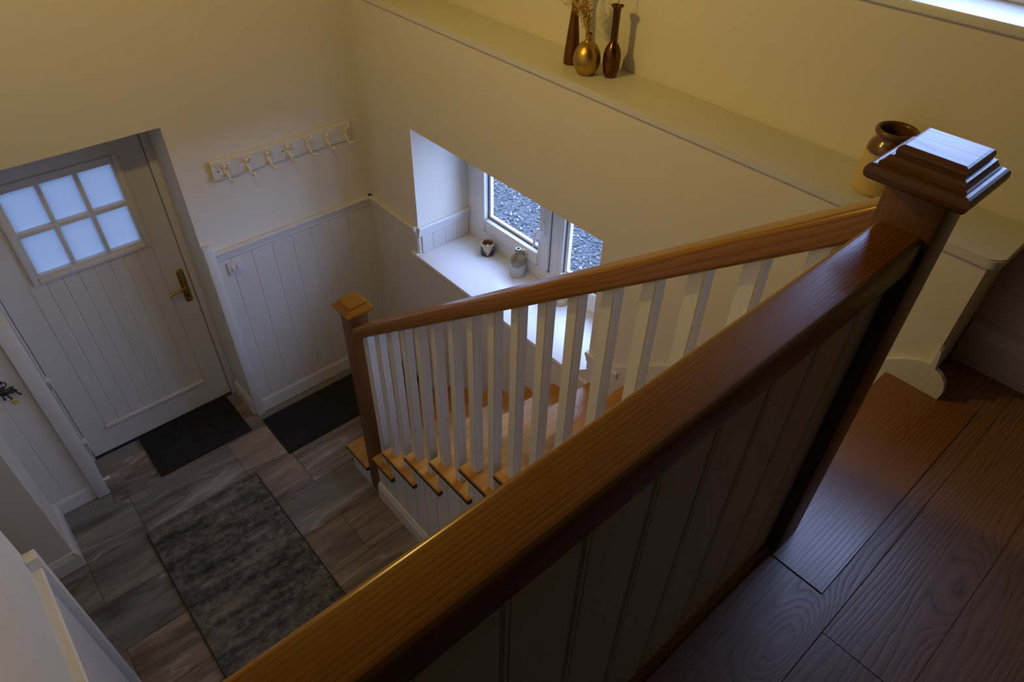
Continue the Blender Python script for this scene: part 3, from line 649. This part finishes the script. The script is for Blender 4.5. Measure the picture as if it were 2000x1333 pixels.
# local frame: x along the rail, built horizontally then rotated by the object
ya, yb_ = -1.079, -3.051
def loc_of(y, xx, zz):   # world point -> local of rail object (rotation about x by slope)
    return None
a = [bm.verts.new((-0.745 + x, ya, railz(ya) + z)) for x, z in sec]; b = [bm.verts.new((-0.745 + x, yb_, railz(yb_) + z)) for x, z in sec]
for i in range(len(sec)):
    j = (i+1) % len(sec); bm.faces.new((a[i], b[i], b[j], a[j]))
bm.faces.new(a); bm.faces.new(b[::-1])
rot = Matrix.Rotation(ang, 4, 'X')   # turns local -y to the rising rail direction
org = Vector((-0.745, -2.065, railz(-2.065)))
inv = (Matrix.Translation(org) @ Matrix.Rotation(-ang, 4, 'X')).inverted()
bmesh.ops.transform(bm, matrix=inv, verts=bm.verts)
rl = from_bm('handrail', bm, 'oaky', bn, org, smooth=30); rl.rotation_euler = (-ang, 0, 0)
# balusters
bmesh_base = {}
def baluster(yc, zf):
    zt = railz(yc)
    h0, h1 = zt - slope*0.0205 - zf, zt + slope*0.0205 - zf   # far (low) and near (high) edge of the raked top
    bm = bmesh.new(); hb_ = 0.0205
    key = round((h0 + h1)/2, 3)
    bot = [bm.verts.new((x, y_, 0)) for x, y_ in ((-hb_, -hb_), (hb_, -hb_), (hb_, hb_), (-hb_, hb_))]
    top = [bm.verts.new((x, y_, (h1 if y_ < 0 else h0) + 0.006)) for x, y_ in ((-hb_, -hb_), (hb_, -hb_), (hb_, hb_), (-hb_, hb_))]
    bm.faces.new(bot[::-1]); bm.faces.new(top)
    ve = []
    for i in range(4): bm.faces.new((bot[i], bot[(i+1) % 4], top[(i+1) % 4], top[i]))
    ve = [e for e in bm.edges if {e.verts[0] in bot, e.verts[1] in bot} == {True, False}]
    bmesh.ops.bevel(bm, geom=ve, offset=0.004, segments=2, affect='EDGES')
    from_bm('baluster', bm, 'white', bn, (-0.742, yc, zf), smooth=30)
baluster(ny(2) - 0.170, RISE*2)
for k in range(3, 11):
    baluster(ny(k) - 0.056, RISE*k); baluster(ny(k) - 0.170, RISE*k)

# ---- landing guard
lg = thing('landing_railing', (-1.5, -3.0975, ZL), 'boarded landing railing with a thick oak handrail and capped newel post', 'railing')
newel(-0.7525, -3.0975, 1.70, 2.912, 2.912, lg, 'square oak newel post at the head of the stairs', 1.0)
sec = [(y_ , z_) for y_, z_ in rr(-3.0975-0.0395, -3.0975+0.0395, 2.775, 2.840, 0.011, 5)]
prism('handrail', sec, FX, -2.236, -0.7995, 'oakx', lg, smooth=30)
gx = [-0.802 - 0.090] + [-1.014 - 0.122*i for i in range(10)]
gx = [-0.801, -0.892] + [x for x in gx[1:] if x > -2.2] + [-2.236]
for a_, b_ in zip(gx, gx[1:]): board_z('plank', 0, a_, b_, ZL, 2.776, -3.118, -3.106, 'board', lg, bead=True)
box('core', -2.236, -0.801, -3.106, -3.088, 1.72, 2.776, 'board', lg)
board_z('fascia', 0, -2.236, -0.801, 0.0 + 1.70, 2.776, -3.078, -3.088, 'board', lg)
prism('base_bead', [(-3.118, ZL), (-3.135, ZL), (-3.134, ZL+0.008), (-3.129, ZL+0.014), (-3.118, ZL+0.017)], FX, -2.236, -0.801, 'oakx', lg)

# ================================================================== RUGS AND MATS
rug = thing('rug', (-1.59, -1.05, 0), 'grey mottled woven rug in the middle of the tiled hall', 'rug')
RX0, RX1, RY0, RY1 = -1.925, -1.268, -1.95, -0.452
bm = bmesh.new(); nx, nyy = 60, 140
grid = [[bm.verts.new((RX0+0.008 + (RX1-RX0-0.016)*i/nx, RY0 + (RY1-RY0)*j/nyy, 0.010 + 0.0012*math.sin(j*2.1) + random.uniform(-0.0007, 0.0007))) for i in range(nx+1)] for j in range(nyy+1)]
for j in range(nyy):
    for i in range(nx): bm.faces.new((grid[j][i], grid[j][i+1], grid[j+1][i+1], grid[j+1][i]))
bd = [e for e in bm.edges if e.is_boundary]
r = bmesh.ops.extrude_edge_only(bm, edges=bd)
for v in [g_ for g_ in r['geom'] if isinstance(g_, bmesh.types.BMVert)]: v.co.z = 0.001
from_bm('pile', bm, 'rug', rug, smooth=40)
box('binding', RX0, RX0+0.009, RY0, RY1, 0.001, 0.013, 'blackbind', rug, 0.003); box('binding', RX1-0.009, RX1, RY0, RY1, 0.001, 0.013, 'blackbind', rug, 0.003)

dm = thing('door_mat', (-1.423, 0.075, 0), 'black rubber door mat with a swirling ring pattern at the front door', 'mat')
box('mat_base', -1.713, -1.134, -0.118, 0.272, 0.001, 0.008, 'blackrubber', dm, 0.003)
random.seed(5)
rings = [(-1.60, -0.02, .075, .07), (-1.55, 0.12, .07, .05), (-1.66, 0.10, .035, .05), (-1.655, -0.09, .03, .02), (-1.47, 0.02, .055, .035), (-1.45, 0.17, .06, .06), (-1.38, 0.05, .07, .06), (-1.34, 0.19, .045, .05), (-1.27, 0.10, .06, .05), (-1.24, -0.02, .055, .055), (-1.19, 0.19, .04, .06), (-1.18, 0.06, .028, .04), (-1.48, -0.075, .06, .03), (-1.345, -0.06, .05, .04), (-1.56, 0.215, .05, .04), (-1.60, -0.02, .045, .04), (-1.38, 0.05, .04, .035), (-1.24, -0.02, .03, .03), (-1.45, 0.17, .032, .032)]
bm = bmesh.new()
for (x, y_, a_, b_) in rings:
    n = 26; vs = []
    t0 = random.uniform(0, 1)
    for i in range(n):
        t = 2*PI*i/n
        ring = []
        for k, (dr, z) in enumerate(((-0.006, 0.008), (-0.004, 0.011), (0.004, 0.011), (0.006, 0.008))):
            px = x + (a_+dr)*math.cos(t)*math.cos(t0) - (b_+dr)*math.sin(t)*math.sin(t0); py = y_ + (a_+dr)*math.cos(t)*math.sin(t0) + (b_+dr)*math.sin(t)*math.cos(t0)
            px = min(max(px, -1.708), -1.139); py = min(max(py, -0.113), 0.267)
            ring.append(bm.verts.new((px, py, z)))
        vs.append(ring)
    for i in range(n):
        for k in range(3): bm.faces.new((vs[i][k], vs[i][k+1], vs[(i+1) % n][k+1], vs[(i+1) % n][k]))
from_bm('ring_pattern', bm, 'matraised', dm, smooth=40)
bm = bmesh.new(); bm_box(bm, -1.713, -1.134, -0.118, -0.108, 0.006, 0.010, 0.001); bm_box(bm, -1.713, -1.134, 0.262, 0.272, 0.006, 0.010, 0.001); bm_box(bm, -1.713, -1.703, -0.108, 0.262, 0.006, 0.010, 0.001); bm_box(bm, -1.144, -1.134, -0.108, 0.262, 0.006, 0.010, 0.001)
from_bm('rim', bm, 'blackrubber', dm)
bt = thing('boot_mat', (-0.53, -0.26, 0), 'plain black mat along the boarded back wall behind the newel post', 'mat')
def rrect(x0, x1, y0, y1, r): return rr(x0, x1, y0, y1, r, 4)
prism('mat_backing', rrect(-1.046, -0.035, -0.452, -0.078, 0.012), FZ, 0.001, 0.005, 'blackrubber', bt)
prism('mat_pile', rrect(-1.030, -0.050, -0.437, -0.093, 0.012), FZ, 0.005, 0.009, 'matpile', bt)

# ================================================================== COAT RACK, SWITCH, KEYS
ck = thing('coat_rack', (-0.48, 0, 1.645), 'white wall-mounted coat rack board with seven hooks', 'coat rack')
prism('backboard', [(0, 1.646), (-0.016, 1.646), (-0.020, 1.650), (-0.020, 1.740), (-0.016, 1.747), (-0.010, 1.749), (-0.008, 1.753), (0, 1.753)], FX, -0.882, -0.078, 'white', ck)
hook_m = {}
def hook(x):
    if not hook_m:
        bm = bmesh.new()
        bm_box(bm, -0.014, 0.014, -0.005, 0, -0.036, 0.030, 0.003)
        bm_tube(bm, [(0, -0.003, 0.010), (0, -0.018, 0.016), (0, -0.036, 0.032), (0, -0.048, 0.052)], [0.006, 0.0055, 0.005, 0.0045], 8)
        bm_ball(bm, (0, -0.049, 0.055), 0.010)
        bm_tube(bm, [(0, -0.003, -0.016), (0, -0.018, -0.032), (0, -0.036, -0.046), (0, -0.054, -0.044), (0, -0.066, -0.034)], [0.006, 0.0055, 0.005, 0.005, 0.0045], 8)
        bm_ball(bm, (0, -0.066, -0.032), 0.010)
        o = from_bm('hook', bm, 'cream_hook', ck, (x, -0.020, 1.693), smooth=50); hook_m['m'] = o.data
    else:
        o = bpy.data.objects.new('hook', hook_m['m']); link(o, ck, (x, -0.020, 1.693))
for i in range(7): hook(-0.812 + 0.1165*i)
for x in (-0.852, -0.545+0.05):
    bm = bmesh.new(); bmesh.ops.create_cone(bm, cap_ends=True, segments=12, radius1=0.004, radius2=0.004, depth=0.002, matrix=Matrix.Translation((x, -0.0205, 1.697)) @ Matrix.Rotation(PI/2, 4, 'X')); from_bm('screw', bm, 'metalblack', ck)

sw = thing('light_switch', (-0.905, -0.010, 1.126), 'white double light switch on the boards right of the front door', 'light switch')
box('plate', -0.948, -0.862, -0.019, -0.010, 1.084, 1.168, 'plate', sw, 0.003)
for x in (-0.919, -0.891): box('rocker', x-0.009, x+0.009, -0.023, -0.018, 1.112, 1.140, 'plate', sw, 0.002)

ks = thing('key_bunch', (-2.125, -0.012, 0.93), 'bunch of dark keys with a yellow tag hanging left of the door', 'keys')
def ring_pts(c, r, n=20): return [(c[0] + r*math.cos(2*PI*i/n), c[1], c[2] + r*math.sin(2*PI*i/n)) for i in range(n+1)]
tube('hook', [(-2.128, -0.010, 1.005), (-2.128, -0.030, 1.003), (-2.128, -0.036, 1.012)], 0.004, 'metalblack', ks)
tube('key_ring', ring_pts((-2.128, -0.026, 0.992), 0.016), 0.003, 'metalblack', ks, n=6)
tube('lanyard', [(-2.128, -0.026, 0.978), (-2.150, -0.024, 0.962), (-2.128, -0.024, 0.950), (-2.098, -0.022, 0.952), (-2.105, -0.024, 0.935), (-2.135, -0.024, 0.940)], [0.007, 0.008, 0.008, 0.010, 0.012, 0.008], 'key', ks)
def key(x0, z0, x1, z1, m_, yq=-0.018):
    bm = bmesh.new(); d = Vector((x1-x0, 0, z1-z0)); L2 = d.length
    bm_box(bm, -0.0035, 0.0035, -0.0012, 0.0012, -L2, 0, 0.0008); bm_box(bm, -0.009, 0.009, -0.0015, 0.0015, -0.018, 0, 0.001); bm_box(bm, 0, 0.007, -0.001, 0.001, -L2, -L2+0.012)
    a_ = math.atan2(x1-x0, -(z1-z0))
    bmesh.ops.transform(bm, matrix=Matrix.Rotation(-a_, 4, 'Y'), verts=bm.verts)
    from_bm('key', bm, m_, ks, (x0, yq, z0))
key(-2.102, 0.938, -2.085, 0.890, 'key'); key(-2.138, 0.938, -2.128, 0.888, 'key'); key(-2.150, 0.945, -2.155, 0.895, 'key')
box('key_tag', -2.128, -2.108, -0.022, -0.016, 0.850, 0.884, 'brasskey', ks, 0.003)

# ================================================================== SILL CERAMICS
ZS = 1.0722
cup = thing('cup', (0.318, -0.752, ZS), 'navy and cream ceramic cup at the left on the window sill', 'cup')
cp = (0.318, -0.752, ZS)
lathe('body', [(0.0, 0.001), (0.050, 0.001), (0.0535, 0.006), (0.053, 0.04), (0.050, 0.078)], 'navy', cup, cp)
lathe('rim', [(0.050, 0.078), (0.0505, 0.090), (0.049, 0.098), (0.046, 0.099), (0.043, 0.096), (0.042, 0.088)], 'cream', cup, cp)
lathe('inside', [(0.0425, 0.092), (0.040, 0.04), (0.038, 0.02), (0, 0.018)], 'cupin', cup, cp)
# pale triangle glaze patch wrapping the front
bm = bmesh.new(); a0 = math.atan2(-3.37+0.752, -1.85-0.318) + 0.0
rowsv = []
for j in range(9):
    t = j/8; z = 0.079 - 0.066*t; half = 0.85*(1-t) + 0.01; rad = 0.0506 + (0.0535-0.0506)*t + 0.0006
    rowsv.append([bm.verts.new((rad*math.cos(a0+half*(i/8*2-1)), rad*math.sin(a0+half*(i/8*2-1)), z)) for i in range(9)])
for a_, b_ in zip(rowsv, rowsv[1:]):
    for i in range(8): bm.faces.new((a_[i], a_[i+1], b_[i+1], b_[i]))
from_bm('pale_triangle', bm, 'cream', cup, cp, smooth=60)
bm = bmesh.new(); bm_ball(bm, (0, 0, 0.036), 0.030, 16, 8, (1, 1, 0.55)); bm_ball(bm, (-0.006, -0.008, 0.060), 0.013, 10, 8, (1, 1, 1.9)); o = from_bm('candle', bm, 'wax', None, cp, smooth=60); tag(o, 'white candle stub inside the navy and cream cup', 'candle')
jg = thing('jug', (0.316, -1.022, ZS), 'small grey stoneware jug with brown shoulder and handle on the sill', 'jug')
jp = (0.316, -1.022, ZS)
lathe('body', [(0, 0.001), (0.051, 0.001), (0.054, 0.005), (0.054, 0.078), (0.0535, 0.092), (0.049, 0.106), (0.037, 0.121), (0.021, 0.131), (0.0165, 0.139), (0.0160, 0.146), (0.021, 0.149), (0.022, 0.158), (0.0195, 0.164), (0.012, 0.164), (0.011, 0.15)], 'jug', jg, jp)
hdir = Vector((math.cos(-0.72), math.sin(-0.72), 0))
tube('handle', [hdir*0.018 + Vector((0, 0, 0.150)), hdir*0.036 + Vector((0, 0, 0.156)), hdir*0.052 + Vector((0, 0, 0.146)), hdir*0.056 + Vector((0, 0, 0.126)), hdir*0.047 + Vector((0, 0, 0.104))], [0.006, 0.0065, 0.0065, 0.006, 0.007], 'cream', jg, jp)
# stamped lettering wrapped round the body
tcu = bpy.data.curves.new('lettering', 'FONT'); tcu.body = 'WHISKY'; tcu.size = 0.021; tcu.align_x = 'CENTER'; tcu.extrude = 0.0002
to = bpy.data.objects.new('lettering_tmp', tcu); COL.objects.link(to)
dg = bpy.context.evaluated_depsgraph_get(); me = bpy.data.meshes.new_from_object(to.evaluated_get(dg)); bpy.data.objects.remove(to)
fa = math.atan2(-3.37+1.022, -1.85-0.316) - 0.15
for v in me.vertices:
    th = fa + v.co.x/0.054; rr_ = 0.0544 + v.co.z; z = 0.064 + v.co.y
    v.co = (rr_*math.cos(th), rr_*math.sin(th), z)
me.name = 'lettering'; me.materials.clear(); me.materials.append(M['jugtext']); link(bpy.data.objects.new('lettering', me), jg, jp)
bo = thing('bottle', (0.322, -1.372, ZS), 'cream stoneware bottle half hidden behind the stair handrail', 'bottle')
bp_ = (0.322, -1.372, ZS)
lathe('body', [(0, 0.001), (0.040, 0.001), (0.043, 0.005), (0.043, 0.085), (0.040, 0.105), (0.028, 0.125), (0.018, 0.140), (0.0155, 0.150)], 'cream', bo, bp_)
lathe('neck_rim', [(0.0155, 0.149), (0.020, 0.153), (0.021, 0.162), (0.0185, 0.168), (0.0125, 0.168), (0.0115, 0.150)], 'cream', bo, bp_)

for th_, r_, h_ in ((cup, 0.80, 0.80), (jg, 0.83, 1.07), (bo, 0.86, 1.13)):
    for ch_ in th_.children:
        for v_ in ch_.data.vertices: v_.co = (v_.co.x*r_, v_.co.y*r_, v_.co.z*h_)
for v_ in bpy.data.objects['candle'].data.vertices: v_.co *= 0.80

# ================================================================== LEDGE VASES AND CROCK
ZT = 2.4402
def shell(outer, th):   # outer profile from the bottom up, closed with an inner wall
    inner = [(max(r-th, 0.002), z) for r, z in outer[::-1] if z > 0.01]
    return outer + inner + [(0, 0.012)]
v1p = (0.125, -1.500, ZT)
o = lathe('vase', shell([(0, 0), (0.0295, 0), (0.0315, 0.003), (0.0290, 0.045), (0.0225, 0.11), (0.0155, 0.17), (0.0115, 0.215), (0.0105, 0.255), (0.013, 0.272), (0.019, 0.280)], 0.002), 'bronzecone', None, v1p)
tag(o, 'tall brown cone-shaped vase at the left of the ledge group', 'vase', 'metal vases on the ledge')
v2p = (0.090, -1.612, ZT)
o = lathe('vase', shell([(0, 0), (0.028, 0), (0.033, 0.003), (0.044, 0.020), (0.0505, 0.042), (0.0515, 0.058), (0.048, 0.078), (0.039, 0.097), (0.026, 0.111), (0.0145, 0.118), (0.0125, 0.122), (0.0125, 0.129), (0.0135, 0.130), (0.0125, 0.132), (0.0125, 0.140), (0.0138, 0.146)], 0.002), 'goldmetal', None, v2p)
tag(o, 'squat hammered gold egg-shaped vase on the ledge', 'vase', 'metal vases on the ledge')
v3p = (0.142, -1.688, ZT)
o = lathe('vase', shell([(0, 0), (0.022, 0), (0.024, 0.002), (0.029, 0.025), (0.0325, 0.055), (0.0325, 0.075), (0.0285, 0.098), (0.0195, 0.116), (0.0135, 0.124), (0.0128, 0.135), (0.0135, 0.232), (0.015, 0.240), (0.0225, 0.246), (0.0235, 0.249)], 0.002), 'bronze', None, v3p)
tag(o, 'dark bronze long-necked vase with flared lip at the right of the ledge group', 'vase', 'metal vases on the ledge')
random.seed(11)
def spray(name, base, n, h, spread, lean, mat_, label, seeds=True, rad=0.0008, sr=0.0035, sub=7, sm=None):
    bm = bmesh.new(); bs = bmesh.new()
    for i in range(n):
        az = random.uniform(0, 2*PI); s_ = spread*math.sqrt(random.random()); hh_ = h*random.uniform(0.6, 1.0)
        tip = Vector((lean[0] + s_*math.cos(az), lean[1] + s_*math.sin(az), hh_))
        mid = Vector((tip.x*0.3, tip.y*0.3, hh_*0.5)); st_ = Vector((random.uniform(-1, 1)*0.003, random.uniform(-1, 1)*0.003, -0.05))
        P = [st_, Vector((0, 0, 0)) + st_*0.3, mid, tip]
        bm_tube(bm, P, [rad, rad, rad, rad*0.6], 4, False)
        for k in range(sub):
            t = random.uniform(0.25, 1); c = (P[1].lerp(mid, t*2) if t < 0.5 else mid.lerp(tip, t*2-1))
            q = c + Vector((random.uniform(-1, 1), random.uniform(-1, 1), random.uniform(0, 1.2)))*0.014
            bm_tube(bm, [c, (c+q)/2 + Vector((0, 0, 0.002)), q], rad*0.6, 3, False)
            if seeds:
                m_ = Matrix.Translation(q) @ Matrix.Diagonal((sr*random.uniform(.5, 1.1), sr*random.uniform(.5, 1.1), sr*random.uniform(.7, 1.6), 1))
                bmesh.ops.create_icosphere(bs, subdivisions=1, radius=1, matrix=m_)
    o = from_bm(name, bm, mat_, None, base)
    if seeds: from_bm('seed_heads', bs, sm or mat_, o, base)['kind'] = 'stuff'
    else: bs.free()
    return tag(o, label, 'dried plant')
spray('dried_grass', (v2p[0], v2p[1], ZT+0.142), 40, 0.17, 0.06, (-0.035, 0.05), 'straw', 'golden dried grass bunch in the squat gold vase')
spray('dried_seed_stems', (v1p[0], v1p[1], ZT+0.270), 8, 0.14, 0.05, (-0.01, 0.0), 'strawdark', 'brown dried seed stems in the tall cone-shaped vase', sm='strawdark')
spray('dried_flower', (v3p[0], v3p[1], ZT+0.245), 3, 0.22, 0.025, (0.008, -0.01), 'straw', 'thin dried flower stalks in the dark long-necked vase', sub=3, seeds=False)

jr = thing('crock', (0.100, -2.750, ZT), 'large two-tone stoneware crock on the ledge behind the newel post', 'jar')
jq = (0.100, -2.750, ZT)
lathe('body', [(0, 0), (0.055, 0), (0.0605, 0.004), (0.0615, 0.010), (0.0605, 0.118), (0.0585, 0.132), (0.052, 0.146), (0.0465, 0.153), (0.0455, 0.158), (0.0475, 0.163)], 'crock', jr, jq)
lathe('rim', [(0.0475, 0.162), (0.054, 0.166), (0.056, 0.173), (0.0545, 0.179), (0.050, 0.182), (0.0455, 0.180), (0.0435, 0.174)], 'crock_in', jr, jq)
lathe('inside', [(0.0440, 0.176), (0.0425, 0.155), (0.053, 0.128), (0.055, 0.02), (0, 0.015)], 'crock_in', jr, jq)

# ================================================================== PENDANT LAMP (above the frame)
lp = thing('pendant_lamp', LAMP, 'bare warm bulb pendant hanging over the stairwell', 'lamp')
tube('cord', [(LAMP[0], LAMP[1], LAMP[2]+0.10), (LAMP[0], LAMP[1], 4.39)], 0.004, 'upvc', lp)
lathe('lamp_holder', [(0, 0.115), (0.012, 0.112), (0.019, 0.09), (0.019, 0.060), (0, 0.060)], 'upvc', lp, LAMP, n=20)
lathe('ceiling_rose', [(0, 0.0), (0.045, 0.0), (0.045, -0.02), (0.012, -0.03), (0, -0.03)], 'upvc', lp, (LAMP[0], LAMP[1], 4.399), n=24)
ld = bpy.data.lights.new('bulb', 'POINT'); ld.energy = LAMP_POWER; ld.color = LAMP_COL; ld.shadow_soft_size = 0.045
lo = bpy.data.objects.new('bulb', ld); link(lo, lp, LAMP)

# ================================================================== OUTSIDE
gd = boxes('ground_outside', [(0.62, 25, -20, 25, 0.0, 0.05), (-25, 0.62, 0.47, 25, -0.1, -0.02), (-25, 0.62, -25, -5.75, -0.1, -0.02)], 'ground'); st(gd, 'gravelled ground outside the window')
random.seed(3)
ico = bmesh.new(); bmesh.ops.create_icosphere(ico, subdivisions=1, radius=1); iv = [v.co.copy() for v in ico.verts]; ifc = [[v.index for v in f.verts] for f in ico.faces]; ico.free()
V, F, T = [], [], []
for i in range(9000):
    x = random.uniform(0.7, 2.9); y_ = random.uniform(-1.3, 2.0); r_ = random.uniform(0.006, 0.017)
    ro = Matrix.Rotation(random.uniform(0, 6.3), 3, 'Z') @ Matrix.Rotation(random.uniform(0, 6.3), 3, 'X'); s3 = (1, random.uniform(.6, 1), random.uniform(.5, .9))
    b0 = len(V); tone = random.random()
    for c in iv:
        p = ro @ Vector((c.x*s3[0], c.y*s3[1], c.z*s3[2]))*r_*random.uniform(0.88, 1.12)
        V.append((x+p.x, y_+p.y, 0.05 + r_*0.45 + p.z)); T.append(tone)
    F += [[b0+k for k in f] for f in ifc]
me = bpy.data.meshes.new('gravel'); me.from_pydata(V, [], F); me.materials.append(M['stone'])
at = me.attributes.new('tone', 'FLOAT', 'POINT'); at.data.foreach_set('value', T)
go = link(bpy.data.objects.new('gravel', me)); tag(go, 'loose grey gravel seen through the stair window', 'gravel', kind='stuff')
